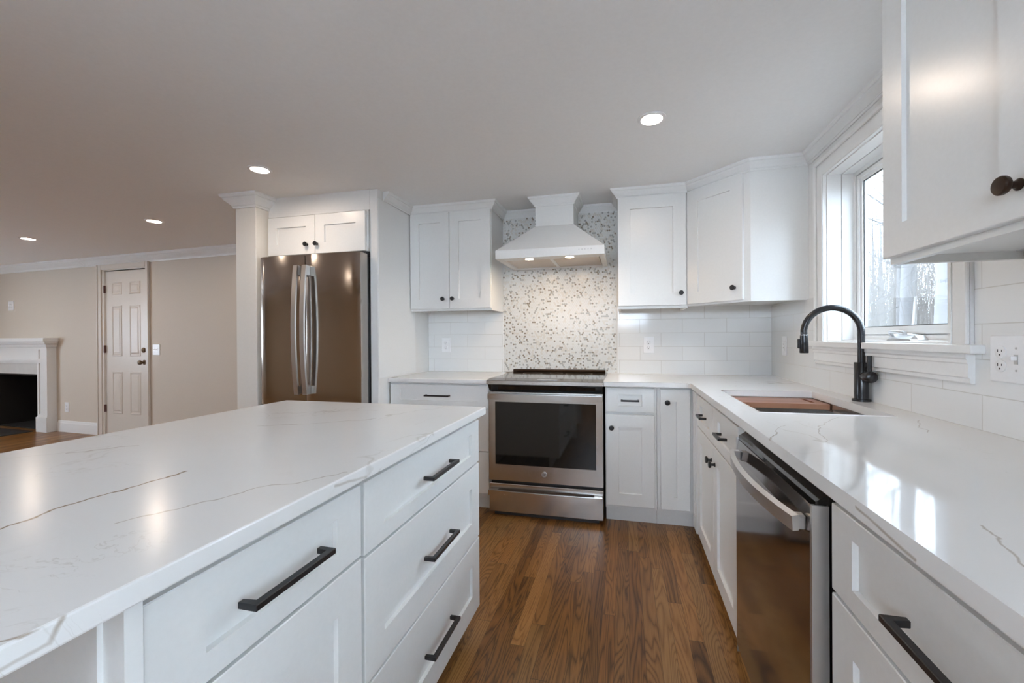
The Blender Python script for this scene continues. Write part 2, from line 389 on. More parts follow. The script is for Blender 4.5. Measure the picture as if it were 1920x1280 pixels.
struct('trim_3', B().sweep([(-2.40, 0), (1.58, 0)], lrc), 'trim', False, LRM)
struct('trim_4', B().sweep([(-5.2, -0.004), (-2.40, -0.004)], lrc), 'trim', False, LRM)
base = [(0, 0), (0.016, 0), (0.016, 0.115), (0.012, 0.125), (0.010, 0.140), (0.004, 0.150), (0, 0.150)]
struct('baseboard_left', B().sweep([(-2.97, 0), (-2.165, 0)], base), 'trim', False, LRM)
struct('baseboard_right', B().sweep([(-1.235, 0), (1.55, 0)], base), 'trim', False, LRM)

# ---------------------------------------------------------------- backsplash
struct('trim_5', B().box(-2.712, -2.036, -0.009, 0, CT, 1.439), 'tileL')
struct('wall_tile_back', B().box(-1.092, 0.0, -0.009, 0, CT, 1.439), 'tileB')
b = B().box(-0.009, 0, -0.735, -0.009, CT, 1.412).box(-0.009, 0, -1.79, -0.735, CT, 1.14).box(-0.009, 0, -3.2, -1.79, CT, 1.436)
struct('wall_tile_right', b, 'tileR')

def mosaic():
    random.seed(4); b = B(); x0, x1, z0, z1 = -2.036, -1.092, CT, 2.20
    b.box(x0, x1, -0.006, 0, z0, z1, mi=4)
    r = 0.0076; px, pz = r*2*0.985, r*math.sqrt(3)*0.985; rows = int((z1-z0)/pz)
    for j in range(rows):
        for i in range(int((x1-x0)/px)):
            cx = x0+0.012+i*px+(px/2 if j % 2 else 0); cz = z0+0.010+j*pz
            if cx > x1-0.012 or cz > z1-0.01: continue
            q = random.random(); mi = 0 if q < 0.66 else 1 if q < 0.84 else 2 if q < 0.94 else 3
            ang = [PI/6+k*PI/3 for k in range(6)]
            rs = [[(cx+rr*math.cos(a), y, cz+rr*math.sin(a)) for a in ang] for rr, y in ((r*1.02, -0.006), (r*1.02, -0.0085), (r*0.88, -0.0095))]
            n0 = len(b.bm.faces)
            vs = [[b.bm.verts.new(p) for p in rg] for rg in rs]
            fs = [b.bm.faces.new(vs[2])]
            for a_, b_ in zip(vs, vs[1:]):
                for k in range(6): fs.append(b.bm.faces.new((a_[k], a_[(k+1) % 6], b_[(k+1) % 6], b_[k])))
            for f in fs: f.material_index = mi
    return b
struct('wall_mosaic', mosaic(), ['m0', 'm1', 'm2', 'm3', 'grout'])
struct('trim_6', B().box(-2.036, -2.031, -0.012, 0, CT, 1.44).box(-1.097, -1.092, -0.012, 0, CT, 1.44), 'trim')

# ---------------------------------------------------------------- sink window
def window(name, y0, y1, z0, z1, mull=False):
    root = bpy.data.objects.new(name, None); COL.objects.link(root); root['kind'] = 'structure'
    def ring(bb, xa, xb, o, wd):                            # four-sided frame between x xa..xb, inset o, width wd
        a0, a1, c0, c1 = y0+o, y1-o, z0+o, z1-o
        bb.box(xa, xb, a0, a0+wd, c0, c1); bb.box(xa, xb, a1-wd, a1, c0, c1)
        bb.box(xa, xb, a0+wd, a1-wd, c0, c0+wd); bb.box(xa, xb, a0+wd, a1-wd, c1-wd, c1); return bb
    cw = 0.088                                              # casing with a back band
    b = B()
    for (a0, a1, c0, c1) in ((y0-cw, y0, z0, z1+cw), (y1, y1+cw, z0, z1+cw), (y0, y1, z1, z1+cw)): b.box(-0.018, -0.0005, a0, a1, c0, c1)
    for (a0, a1, c0, c1) in ((y0-cw, y0-cw+0.02, z0, z1+cw), (y1+cw-0.02, y1+cw, z0, z1+cw), (y0-cw+0.02, y1+cw-0.02, z1+cw-0.02, z1+cw)): b.box(-0.030, -0.018, a0, a1, c0, c1, 0.003)
    for (a0, a1, c0, c1) in ((y0-0.016, y0-0.002, z0, z1+0.016), (y1+0.002, y1+0.016, z0, z1+0.016), (y0-0.002, y1+0.002, z1+0.002, z1+0.016)): b.box(-0.022, -0.018, a0, a1, c0, c1, 0.0015)
    obj('casing', b, 'trim', root)
    j = ring(B(), 0.0, 0.064, 0.0, 0.006); ring(j, 0.066, 0.118, 0.001, 0.009); obj('jamb', j, 'trim', root)
    f = ring(B(), 0.118, 0.150, 0.004, 0.026); ring(f, 0.135, 0.150, 0.03, 0.012); obj('window_frame', f, 'trim', root)
    sash = ring(B(), 0.128, 0.149, 0.036, 0.034); ring(sash, 0.120, 0.128, 0.036, 0.018)
    if mull: sash.box(0.125, 0.149, (y0+y1)/2-0.04, (y0+y1)/2+0.04, z0+0.04, z1-0.04)
    obj('sash', sash, 'trim', root)
    gk = ring(B(), 0.134, 0.138, 0.0695, 0.004); obj('glazing_gasket', gk, 'darkgrey', root)
    obj('pane', B().box(0.136, 0.140, y0+0.069, y1-0.069, z0+0.069, z1-0.069), 'pane', root)
    return root
win = window('window_1', wy0, wy1, wz0, wz1)
obj('window_sill', B().box(-0.046, 0.118, wy0-0.128, wy1+0.128, 1.141, 1.168, 0.004, 2), 'trim', win)
ap = [(0, 1.048), (0.010, 1.048), (0.013, 1.052), (0.013, 1.064), (0.018, 1.068), (0.018, 1.108), (0.021, 1.112), (0.021, 1.122), (0.026, 1.128), (0.026, 1.1405), (0, 1.1405)]
obj('apron', B().sweep([(-0.009, wy1+0.092), (-0.009, wy0-0.092)], ap), 'trim', win)
c = B()
c.rings([[(0.062, y, 1.1685), (0.117, y, 1.1685), (0.117, y, 1.1685+h), (0.085, y, 1.1685+h), (0.066, y, 1.1685+h*0.45)] for y, h in ((-1.385, 0.012), (-1.365, 0.030), (-1.28, 0.038), (-1.225, 0.034), (-1.215, 0.020))])
cr = obj('crank_cover', c, 'zinc', win)
obj('crank_handle', B().tube([(0.075, -1.235, 1.20), (0.060, -1.25, 1.212), (0.058, -1.30, 1.214), (0.062, -1.345, 1.206)], [0.008, 0.006, 0.006, 0.009], 10), 'zinc', cr, True)
window('added_window_2', -4.90, -3.62, 0.55, 2.05, True)  # unseen window, added to throw bluish daylight across the room

# ---------------------------------------------------------------- living room door and fireplace
d1 = bpy.data.objects.new('door_1', None); COL.objects.link(d1); d1.matrix_world = LRM; d1['kind'] = 'structure'
b = B()
for s0, s1, z0, z1 in ((DS0-0.088, DS0-0.012, 0, DTOP+0.075), (DS1+0.012, DS1+0.068, 0, DTOP+0.075), (DS0-0.012, DS1+0.012, DTOP+0.010, DTOP+0.075)):
    b.box(s0, s1, -0.018, -0.0005, z0, z1, 0.003)
for s0, s1, z0, z1 in ((DS0-0.088, DS0-0.070, 0, DTOP+0.075), (DS1+0.050, DS1+0.068, 0, DTOP+0.075)): b.box(s0, s1, -0.026, -0.018, z0, z1, 0.002)
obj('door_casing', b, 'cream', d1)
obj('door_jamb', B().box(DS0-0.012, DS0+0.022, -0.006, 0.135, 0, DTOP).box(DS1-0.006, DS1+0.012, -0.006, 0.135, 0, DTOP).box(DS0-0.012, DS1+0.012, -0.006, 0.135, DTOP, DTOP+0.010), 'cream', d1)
b = B().box(DS0+0.027, DS1-0.009, 0.012, 0.052, 0.012, DTOP-0.008, 0.002)
for (a0, a1) in ((-1.930, -1.750), (-1.612, -1.420)):
    for (c0, c1) in ((1.775, 1.925), (1.004, 1.634), (0.284, 0.806)):
        def R(i, y): return [(a0+i, y, c0+i), (a1-i, y, c0+i), (a1-i, y, c1-i), (a0+i, y, c1-i)]
        b.rings([R(-0.002, 0.0125), R(0.004, 0.006), R(0.012, 0.006), R(0.020, 0.0115), R(0.030, 0.0115), R(0.046, 0.006)], cap0=False)
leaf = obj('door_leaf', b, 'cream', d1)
kb = B().lathe([(0.030, 0), (0.030, 0.006), (0.012, 0.012), (0.011, 0.030), (0.024, 0.036), (0.029, 0.048), (0.026, 0.060), (0.012, 0.066)], (-1.355, 0.012, 0.930), (0, -1, 0)); obj('door_knob', kb, 'brass', leaf, True)
obj('deadbolt', B().lathe([(0.031, 0), (0.031, 0.010), (0.024, 0.016), (0.012, 0.018)], (-1.362, 0.012, 1.079), (0, -1, 0)).box(-1.366, -1.358, -0.014, -0.004, 1.066, 1.092, 0.001), 'brass', leaf, True)
for zc in (1.846, 1.091, 0.345): obj('hinge', B().box(DS0+0.016, DS0+0.034, -0.010, 0.010, zc-0.047, zc+0.047, 0.003), 'hinge', leaf)

fp = thing('fireplace', 'white fireplace mantel with panelled pilasters and black firebox on living room wall', 'fireplace', (0, 0, 0))
fp.matrix_world = LRM
b = B().box(FS0-0.28, -2.955, -0.150, -0.0005, 1.190, 1.238, 0.002); obj('mantel_shelf', b, 'trim', fp)
bed = [(0, 1.115), (0.010, 1.120), (0.018, 1.150), (0.035, 1.165), (0.040, 1.190), (0, 1.190)]
obj('bed_moulding', B().sweep([(FS0-0.255, -0.002), (FS0-0.255, -0.092), (-3.01, -0.092), (-3.01, -0.002)], bed), 'trim', fp)
b = B().box(FS0-0.03, -3.215, -0.075, -0.0005, 0.90, 1.114)
def frame(b, a0, a1, c0, c1, wd, y0, y1):
    b.box(a0, a0+wd, y1, y0, c0, c1); b.box(a1-wd, a1, y1, y0, c0, c1); b.box(a0+wd, a1-wd, y1, y0, c0, c0+wd); b.box(a0+wd, a1-wd, y1, y0, c1-wd, c1)
frame(b, FS0-0.03, -3.215, 0.925, 1.114, 0.026, -0.075, -0.088); obj('frieze', b, 'trim', fp)
for a0, a1 in ((-3.214, -3.01), (FS0-0.255, FS0-0.031)):
    b = B().box(a0, a1, -0.080, -0.0005, 0.20, 1.114); frame(b, a0, a1, 0.935, 1.113, 0.030, -0.080, -0.093); frame(b, a0, a1, 0.20, 0.935, 0.030, -0.080, -0.093); obj('pilaster', b, 'trim', fp)
    b = B().box(a0-0.012, a1+0.012, -0.106, -0.0005, 0.0, 0.195, 0.002).box(a0-0.004, a1+0.006, -0.099, -0.0005, 0.195, 0.206, 0.003); obj('plinth', b, 'trim', fp)
b = B().box(FS1+0.001, -3.215, -0.060, -0.0005, 0, 0.90).box(FS0-0.03, FS0-0.001, -0.060, -0.0005, 0, 0.90).box(FS0, FS1, -0.060, -0.0005, FTOP, 0.90); obj('surround', b, 'stone', fp)
b = B().box(FS0, FS0+0.03, 0.0, 0.55, 0, FTOP).box(FS1-0.03, FS1, 0.0, 0.55, 0, FTOP).box(FS0, FS1, 0.52, 0.55, 0, FTOP).box(FS0, FS1, 0, 0.55, FTOP-0.03, FTOP).box(FS0+0.03, FS1-0.03, 0, 0.52, 0.001, 0.012)
for k in range(7):
    for m_ in range(3): b.box(FS1-0.034, FS1-0.030, 0.02+m_*0.165+(0.08 if k % 2 else 0)*0.5, 0.17+m_*0.165, 0.03+k*0.095, 0.115+k*0.095)
obj('firebox', b, 'firebox', fp)
obj('hearth', B().box(FS0-0.2, FS1+0.005, -0.46, -0.107, 0.0005, 0.010, 0.002), 'darkgrey', fp)

# ---------------------------------------------------------------- cabinets
def base_body(th, w, depth=0.598, toe=0.06, z1=0.8835, sides=True):
    b = B().box(0.0005, w-0.0005, 0, depth, 0.105, z1); obj('cabinet_body', b, 'cab', th)
    obj('toe_kick', B().box(0.0005, w-0.0005, toe, toe+0.015, 0.0005, 0.105), 'cab', th)
def drawer(th, x0, x1, z0, z1, pl=0.18, st=0.076, rail=0.040, pz=None, cx=None):
    d = obj('drawer', B().shaker(x0, x1, z0, z1, st, rail), 'cab', th)
    if pl: obj('pull_handle', B().pull((x0+x1)/2 if cx is None else cx, (z0+z1)/2 if pz is None else pz, pl), 'black', d)
    return d
def door(th, x0, x1, z0, z1, knob=None, st=0.078, mat='black', k=1.0):
    d = obj('door', B().shaker(x0, x1, z0, z1, st), 'cab', th)
    if knob: obj('knob', B().knob(knob[0], knob[1], k=k), mat, d, True)
    return d

# back run, face frames at y = -0.61 (local x runs to the right)
t = thing('drawer_base_cabinet', 'white three-drawer base cabinet between fridge wall and range', 'cabinet', (-2.710, -0.610, 0))
base_body(t, 0.763); drawer(t, 0.008, 0.757, 0.720, 0.872, 0.186); drawer(t, 0.008, 0.757, 0.420, 0.713, 0.186, 0.076, 0.076); drawer(t, 0.008, 0.757, 0.128, 0.414, 0.186, 0.076, 0.076)
t = thing('base_cabinet', 'narrow white base cabinet with one drawer over one door, right of range', 'cabinet', (-1.166, -0.610, 0))
base_body(t, 0.318); drawer(t, 0.006, 0.304, 0.722, 0.876, 0.112); door(t, 0.006, 0.304, 0.126, 0.706, (0.040, 0.623))

t = thing('corner_base_cabinet', 'white corner base cabinet with tall narrow door beside dark inside-corner gap', 'cabinet', (-0.847, -0.610, 0))
b = B().prism([(0.0005, 0), (0.234, 0), (0.234, -0.150), (0.838, -0.150), (0.838, 0.598), (0.0005, 0.598)], 0.105, 0.8835, 2); obj('cabinet_body', b, 'cab', t)
obj('toe_kick', B().prism([(0.0005, 0.06), (0.294, 0.06), (0.294, -0.150), (0.309, -0.150), (0.309, 0.075), (0.0005, 0.075)], 0.0005, 0.105, 2), 'cab', t)
door(t, 0.020, 0.194, 0.126, 0.874, (0.060, 0.793))
b = B().box(0.213, 0.233, -0.148, -0.022, 0.05, 0.870, 0.001).box(0.208, 0.213, -0.148, -0.118, 0.05, 0.870).box(0.208, 0.213, -0.052, -0.022, 0.05, 0.870).box(0.208, 0.213, -0.118, -0.052, 0.05, 0.13).box(0.208, 0.213, -0.118, -0.052, 0.80, 0.870)
obj('filler_panel', b, 'cab', t)

# right run: face frames at x = -0.614, local x runs towards the camera
RZ = -PI/2
t = thing('sink_base_cabinet', 'white sink base cabinet with two drawer fronts over double doors', 'cabinet', (-0.614, -0.7605, 0), RZ)
b = B().box(0.0005, 0.9395, 0, 0.018, 0.105, 0.8835).box(0.0005, 0.018, 0.018, 0.598, 0.105, 0.8835).box(0.922, 0.9395, 0.018, 0.598, 0.105, 0.8835).box(0.018, 0.922, 0.58, 0.598, 0.105, 0.8835).box(0.018, 0.922, 0.018, 0.58, 0.105, 0.123)
obj('cabinet_body', b, 'cab', t); obj('toe_kick', B().box(0.0005, 0.9395, 0.06, 0.075, 0.0005, 0.105), 'cab', t)
drawer(t, 0.008, 0.450, 0.687, 0.862, 0.112, 0.095, 0.046); drawer(t, 0.453, 0.894, 0.687, 0.862, 0.112, 0.095, 0.046)
door(t, 0.008, 0.450, 0.060, 0.680, (0.412, 0.602)); door(t, 0.453, 0.894, 0.060, 0.680, (0.490, 0.602))
t = thing('base_cabinet', 'white base cabinet with wide drawer and long pull, right of the dishwasher', 'cabinet', (-0.614, -2.358, 0), RZ)
base_body(t, 0.68); drawer(t, 0.006, 0.674, 0.690, 0.862, 0.215); door(t, 0.006, 0.338, 0.126, 0.682, (0.30, 0.602)); door(t, 0.341, 0.674, 0.126, 0.682, (0.38, 0.602))

# island: faces +x, local x runs away from the camera
IZ = PI/2
t = thing('island_drawer_cabinet', 'white island cabinet with three stacked drawers nearest the range', 'cabinet', (-1.647, -2.4755, 0), IZ)
base_body(t, 0.7745); drawer(t, 0.008, 0.770, 0.692, 0.862, 0.192, 0.080, 0.044); drawer(t, 0.008, 0.770, 0.387, 0.685, 0.192, 0.080, 0.080); drawer(t, 0.008, 0.770, 0.098, 0.380, 0.192, 0.080, 0.080)
t = thing('island_base_cabinet', 'white island cabinet with one drawer above a door, nearest the camera', 'cabinet', (-1.647, -2.925, 0), IZ)
base_body(t, 0.4490); drawer(t, 0.008, 0.446, 0.700, 0.862, 0.180, 0.080, 0.044); door(t, 0.008, 0.446, 0.098, 0.693, (0.04, 0.61), 0.080)
b = B().box(-0.020, -0.0005, -0.034, 0.598, 0.0, 0.8835); obj('end_panel', b, 'cab', t)
b = B().box(-0.026, -0.020, 0.0, 0.018, 0.0, 0.8835).box(-0.026, -0.020, 0.018, 0.598, 0.0, 0.10); obj('end_panel_stile', b, 'cab', t)
t = thing('island_cladding', 'white back panel of the island on the living room side', 'panel', (-2.248, -2.945, 0))
obj('panel_board', B().box(-0.018, 0.0, 0.0, 1.243, 0.0, 0.8835), 'cab', t); each('panel_stile', [(-0.026, -0.018, 0.0, 0.08, 0, 0.8835), (-0.026, -0.018, 1.163, 1.243, 0, 0.8835), (-0.026, -0.018, 0.58, 0.66, 0, 0.8835)], 'cab', t)

obj('added_shade_panel', B().box(0.0, 0.60, -0.835, -0.80, 0.0, 0.8835), 'cab', t)  # unseen panel added to keep front light off the island end
# worktops
def slab(b, pts, bev=0.004):
    b.prism(pts, 0.884, CT, 2); es = [e for e in b.bm.edges]
    bmesh.ops.bevel(b.bm, geom=es, offset=bev, segments=2, affect='EDGES', profile=0.5); return b
tag(obj('island_countertop', slab(B(), [(-2.575, -3.78), (-1.597, -3.78), (-1.597, -1.700), (-2.575, -1.700)], 0.003), 'quartz_island'), 'large white quartz slab with brown veins on the island', 'countertop')  # near end lengthened out of view to shade the island end
tag(obj('quartz_countertop', slab(B(), [(-2.712, -0.647), (-1.9445, -0.647), (-1.9445, -0.0095), (-2.712, -0.0095)]), 'quartz_perimeter'), 'short white quartz worktop between fridge wall and range', 'countertop')
def lshape():
    """L-shaped slab with a rectangular sink opening"""
    b = B(); cx0, cx1, cy0, cy1 = -0.550, -0.118, -1.622, -0.950
    cor = [(-0.6535-0.02*(1-math.sin(a)), -0.647-0.02*(1-math.cos(a))+0.0) for a in [k*PI/2/4 for k in range(5)]]
    outer = [(-1.1735, -0.0095), (-1.1735, -0.647)] + [(-0.6535-0.022+0.022*math.sin(k*PI/8), -0.647-0.022+0.022*math.cos(k*PI/8)) for k in range(5)] + [(-0.6535, -3.035), (-0.0095, -3.035), (-0.0095, -0.0095)]
    hole = [(cx0, cy0), (cx0, cy1), (cx1, cy1), (cx1, cy0)]
    for zz in (CT, 0.884):
        ov = [b.bm.verts.new((x, y, zz)) for x, y in outer]; hv = [b.bm.verts.new((x, y, zz)) for x, y in hole]
        es = [b.bm.edges.new((q[i], q[(i+1) % len(q)])) for q in (ov, hv) for i in range(len(q))]
        bmesh.ops.triangle_fill(b.bm, use_beauty=True, edges=es)
        if zz == CT: top = (ov, hv)
        else:
            for a, c_ in zip(top, (ov, hv)):
                for i in range(len(a)): b.bm.faces.new((a[i], a[(i+1) % len(a)], c_[(i+1) % len(a)], c_[i]))
    es = [e for e in b.bm.edges if len(e.link_faces) == 2 and abs(e.link_faces[0].normal.z) + abs(e.link_faces[1].normal.z) < 1.5 and abs(e.verts[0].co.z-e.verts[1].co.z) < 1e-5]
    b.bm.normal_update()
    es = [e for e in b.bm.edges if len(e.link_faces) == 2 and abs(e.verts[0].co.z-e.verts[1].co.z) < 1e-5 and min(abs(f.normal.z) for f in e.link_faces) < 0.1 and max(abs(f.normal.z) for f in e.link_faces) > 0.9]
    bmesh.ops.bevel(b.bm, geom=es, offset=0.003, segments=2, affect='EDGES', profile=0.5)
    return b
tag(obj('quartz_countertop', lshape(), 'quartz_perimeter'), 'white quartz worktop turning the corner from range to sink', 'countertop')

# sink, board, faucet
t = thing('kitchen_sink', 'undermount stainless steel sink with ledges, in the worktop below the window', 'sink', (0, 0, 0))
def R4(x0, x1, y0, y1, zz): return [(x0, y0, zz), (x1, y0, zz), (x1, y1, zz), (x0, y1, zz)]
b = B().rings([R4(-0.565, -0.103, -1.637, -0.935, 0.8835), R4(-0.552, -0.116, -1.624, -0.948, 0.8835), R4(-0.552, -0.116, -1.624, -0.948, 0.856), R4(-0.538, -0.130, -1.624, -0.948, 0.853), R4(-0.536, -0.132, -1.622, -0.950, 0.66), R4(-0.50, -0.17, -1.59, -0.98, 0.645)], cap0=False)
obj('basin', b, 'steel', t); obj('drain', B().lathe([(0.045, 0), (0.045, 0.003), (0.03, 0.004), (0.028, 0.001)], (-0.33, -1.29, 0.6455), (0, 0, 1)), 'zinc', t, True)
t = thing('cutting_board', 'reddish striped wooden board resting on the sink ledge', 'cutting board', (0, 0, 0))
b = B(); o = [(-0.547, -1.148), (-0.121, -1.148), (-0.121, -0.952), (-0.547, -0.952)]
hole = [(-0.175, -1.09), (-0.158, -1.09), (-0.158, -0.985), (-0.175, -0.985)]
for x0, x1, y0, y1 in ((-0.547, -0.180, -1.148, -0.952), (-0.160, -0.121, -1.148, -0.952), (-0.180, -0.160, -1.148, -1.095), (-0.180, -0.160, -0.975, -0.952)): b.box(x0, x1, y0, y1, 0.8575, 0.8815)
obj('board', b, 'walnut', t)
t = thing('kitchen_faucet', 'black gooseneck pull-down faucet behind the sink', 'faucet', (-0.040, -1.240, CT))
obj('base_plate', B().lathe([(0.034, 0.0), (0.034, 0.008), (0.030, 0.010)], (0, 0, 0.0002), (0, 0, 1), 32), 'faucet', t, True)
obj('faucet_body', B().lathe([(0.0262, 0.010), (0.0262, 0.166), (0.025, 0.168), (0.013, 0.168)], (0, 0, 0), (0, 0, 1), 32), 'faucet', t, True)
R_ = 0.108; az = math.radians(4); dx, dy = -math.cos(az), math.sin(az)
path = [(0, 0, 0.166), (0, 0, 0.23), (0, 0, 0.285)]+[(dx*(R_-R_*math.cos(a)), dy*(R_-R_*math.cos(a)), 0.300+R_*math.sin(a)) for a in [k*PI*1.03/18 for k in range(19)]]
e = Vector(path[-1]); dd = (Vector(path[-1])-Vector(path[-2])).normalized()
obj('gooseneck_spout', B().tube(path, 0.0135, 16), 'faucet', t, True)
b = B().lathe([(0.0145, 0.0), (0.0145, 0.003)], e, dd, 24); obj('spray_collar', b, 'zinc', t, True)
sp = obj('spray_head', B().lathe([(0.0155, 0.003), (0.0170, 0.03), (0.0180, 0.080), (0.0165, 0.083), (0.012, 0.083)], e, dd, 24), 'faucet', t, True)
obj('spray_button', B().box(e.x-0.026, e.x-0.014, e.y-0.008, e.y+0.008, e.z-0.062, e.z-0.018, 0.003), 'faucet', sp)
b = B().lathe([(0.0180, 0.015), (0.0180, 0.042), (0.0195, 0.043), (0.0240, 0.046), (0.0245, 0.050), (0.0245, 0.072), (0.0225, 0.079), (0.0160, 0.084), (0.006, 0.086)], (0, 0, 0.110), (0, -1, 0), 28)
hb = obj('handle_hub', b, 'faucet', t, True)
obj('handle_lever', B().tube([(0.0, -0.062, 0.118), (0.0, -0.062, 0.199)], 0.0085, 14), 'faucet', hb, True)

# upper cabinets
def upper_body(th, w, z0, z1, depth, lip=0.020):
    b = B().box(0.0005, 0.018, 0.02, depth, z0, z1).box(w-0.018, w-0.0005, 0.02, depth, z0, z1).box(0.0005, w-0.0005, 0, 0.02, z0, z1).box(0.018, w-0.018, 0.02, depth, z0+lip, z0+lip+0.018).box(0.018, w-0.018, 0.02, depth, z1-0.02, z1).box(0.018, w-0.018, depth-0.01, depth, z0+lip, z1)
    obj('cabinet_body', b, 'cab', th)
def bracket(th, x, y, zz, sx=1):
    b = B().box(x, x+0.040*sx, y, y+0.002, zz-0.016, zz) if sx > 0 else B().box(x-0.04, x, y, y+0.002, zz-0.016, zz)
    x0 = min(x, x+0.04*sx); b.box(x0, x0+0.04, y-0.016, y, zz-0.0025, zz)
    for k in (0.011, 0.029): b.lathe([(0.003, 0), (0.003, 0.0015)], (x0+k, y, zz-0.008), (0, -1, 0), 8)
    obj('corner_bracket', b, 'zinc', th)
t = thing('wall_cabinet', 'white double-door wall cabinet left of the range hood', 'cabinet', (-2.710, -0.3075, 0))
upper_body(t, 0.680, 1.414, 2.235, 0.307)
door(t, 0.004, 0.337, 1.430, 2.182, (0.289, 1.506), 0.076); door(t, 0.341, 0.676, 1.430, 2.182, (0.370, 1.506), 0.076)
t = thing('wall_cabinet', 'white single-door wall cabinet right of the range hood', 'cabinet', (-1.0865, -0.3075, 0))
upper_body(t, 0.4685, 1.398, 2.235, 0.307); door(t, 0.002, 0.456, 1.418, 2.182, (0.421, 1.499), 0.084); bracket(t, 0.42, 0.04, 1.416)
t = thing('corner_wall_cabinet', 'white diagonal corner wall cabinet with one door beside the window', 'cabinet', (-0.617, -0.3075, 0))
def hexa(z0, z1, i=0.0): return [(0.0005, 0.0), (0.310, -0.310), (0.6165, -0.310), (0.6165, 0.307), (0.0005, 0.307)]
b = B().prism(hexa(0, 0), 1.428, 2.235, 2)
b.prism([(0.0005, 0.0), (0.310, -0.310), (0.310+0.014, -0.310+0.014), (0.0145, 0.014)], 1.408, 1.428, 2).prism([(0.310, -0.310), (0.6165, -0.310), (0.6165, -0.292), (0.310, -0.292)], 1.4075, 1.428, 2).prism([(0.0005, 0.0), (0.0185, 0.0), (0.0185, 0.307), (0.0005, 0.307)], 1.4075, 1.428, 2)
obj('cabinet_body', b, 'cab', t)
dd_ = obj('door', B().shaker(0.008, 0.396, 1.420, 2.180, 0.078), 'cab', t); kk = obj('knob', B().knob(0.345, 1.497), 'black', dd_, True)
dd_.rotation_euler = (0, 0, -PI/4); dd_.location = (0.002, -0.002, 0)
bracket(t, 0.20, -0.10, 1.426); bracket(t, 0.52, -0.27, 1.426)
t = thing('wall_cabinet', 'white wall cabinet right of the window, its underside in view', 'cabinet', (-0.3055, -1.941, 0), RZ)
upper_body(t, 0.920, 1.396, 2.235, 0.2965, 0.022); door(t, 0.003, 0.457, 1.412, 2.180, (0.418, 1.474), 0.083, 'bronze', 1.12); door(t, 0.461, 0.917, 1.412, 2.180, (0.502, 1.474), 0.083, 'bronze', 1.12)
bracket(t, 0.062, 0.285, 1.418, -1)
t = thing('fridge_cabinet', 'shallow white double-door cabinet above the refrigerator', 'cabinet', (-3.622, -0.7655, 0))
b = B().box(0.0, 0.842, 0.0, 0.55, 1.812, 2.098); obj('cabinet_body', b, 'cab', t)
door(t, 0.016, 0.420, 1.812, 2.090, (0.356, 1.880), 0.076); door(t, 0.423, 0.830, 1.812, 2.090, (0.440, 1.880), 0.076)

# ---------------------------------------------------------------- refrigerator
t = thing('refrigerator', 'tall stainless steel french-door refrigerator in the alcove left of the kitchen', 'refrigerator', (-3.602, -0.862, 0))
W_ = 0.822; mid = 0.380
obj('case', B().box(0.006, W_-0.004, 0.095, 0.80, 0.02, 1.772, 0.004), 'darkgrey', t)
def curved(x0, x1, z0, z1, bulge, back=0.082, n=14, y0=0.0):
    b = B(); pts = []
    for i in range(n+1):
        u = i/n; x = x0+(x1-x0)*u; e_ = min(u, 1-u)*(x1-x0)
        y = y0-bulge*(1-(2*u-1)**2)+(0.006*(1-min(1, e_/0.008))**2)
        pts.append((x, y))
    outline = pts+[(x1, y0+back), (x0, y0+back)]
    b.prism(outline, z0, z1, 2); return b
dl = obj('door', curved(0.0, mid-0.002, 0.735, 1.788, 0.010), 'fridge', t, True)
dr = obj('door', curved(mid+0.003, W_, 0.735, 1.788, 0.010), 'fridge', t, True)
fz = obj('freezer_drawer', curved(0.0, W_, 0.10, 0.725, 0.010), 'fridge', t, True)
obj('gasket', B().box(0.008, W_-0.008, 0.083, 0.0945, 0.11, 1.78), 'slot', t)
obj('toe_grille', B().box(0.02, W_-0.02, 0.05, 0.09, 0.005, 0.095), 'darkgrey', t)
def bowed_v(xc, z0, z1, out, wd, th=0.014, n=16):
    b = B(); rs = []
    for i in range(n+1):
        u = i/n; zz = z0+(z1-z0)*u; y = -0.045-out*(1-(2*u-1)**2)
        rs.append([(xc-wd/2, y, zz), (xc+wd/2, y, zz), (xc+wd/2, y+th, zz), (xc-wd/2, y+th, zz)])
    b.rings(rs); return b
for nm, par, xc in ((0, dl, mid-0.036), (1, dr, mid+0.034)):
    h = obj('handle', bowed_v(xc, 0.815, 1.710, 0.026, 0.034), 'handle', par, True)
    each('handle_mount', [(xc-0.015, xc+0.015, -0.046, -0.004, 0.816, 0.872), (xc-0.015, xc+0.015, -0.046, -0.004, 1.640, 1.709)], 'zinc', par, 0.002)
b = B(); rs = []
for i in range(17):
    u = i/16; x = 0.07+(W_-0.14)*u; y = -0.05-0.02*(1-(2*u-1)**2); rs.append([(x, y, 0.64), (x, y, 0.665), (x, y+0.014, 0.665), (x, y+0.014, 0.64)])
b.rings(rs); b.box(0.07, 0.10, -0.05, 0.0, 0.642, 0.663); b.box(W_-0.10, W_-0.07, -0.05, 0.0, 0.642, 0.663)
obj('handle', b, 'handle', fz)
obj('hinge_cover', B().box(W_-0.085, W_-0.006, 0.055, 0.16, 1.7725, 1.800, 0.006, 2), 'darkgrey', t)
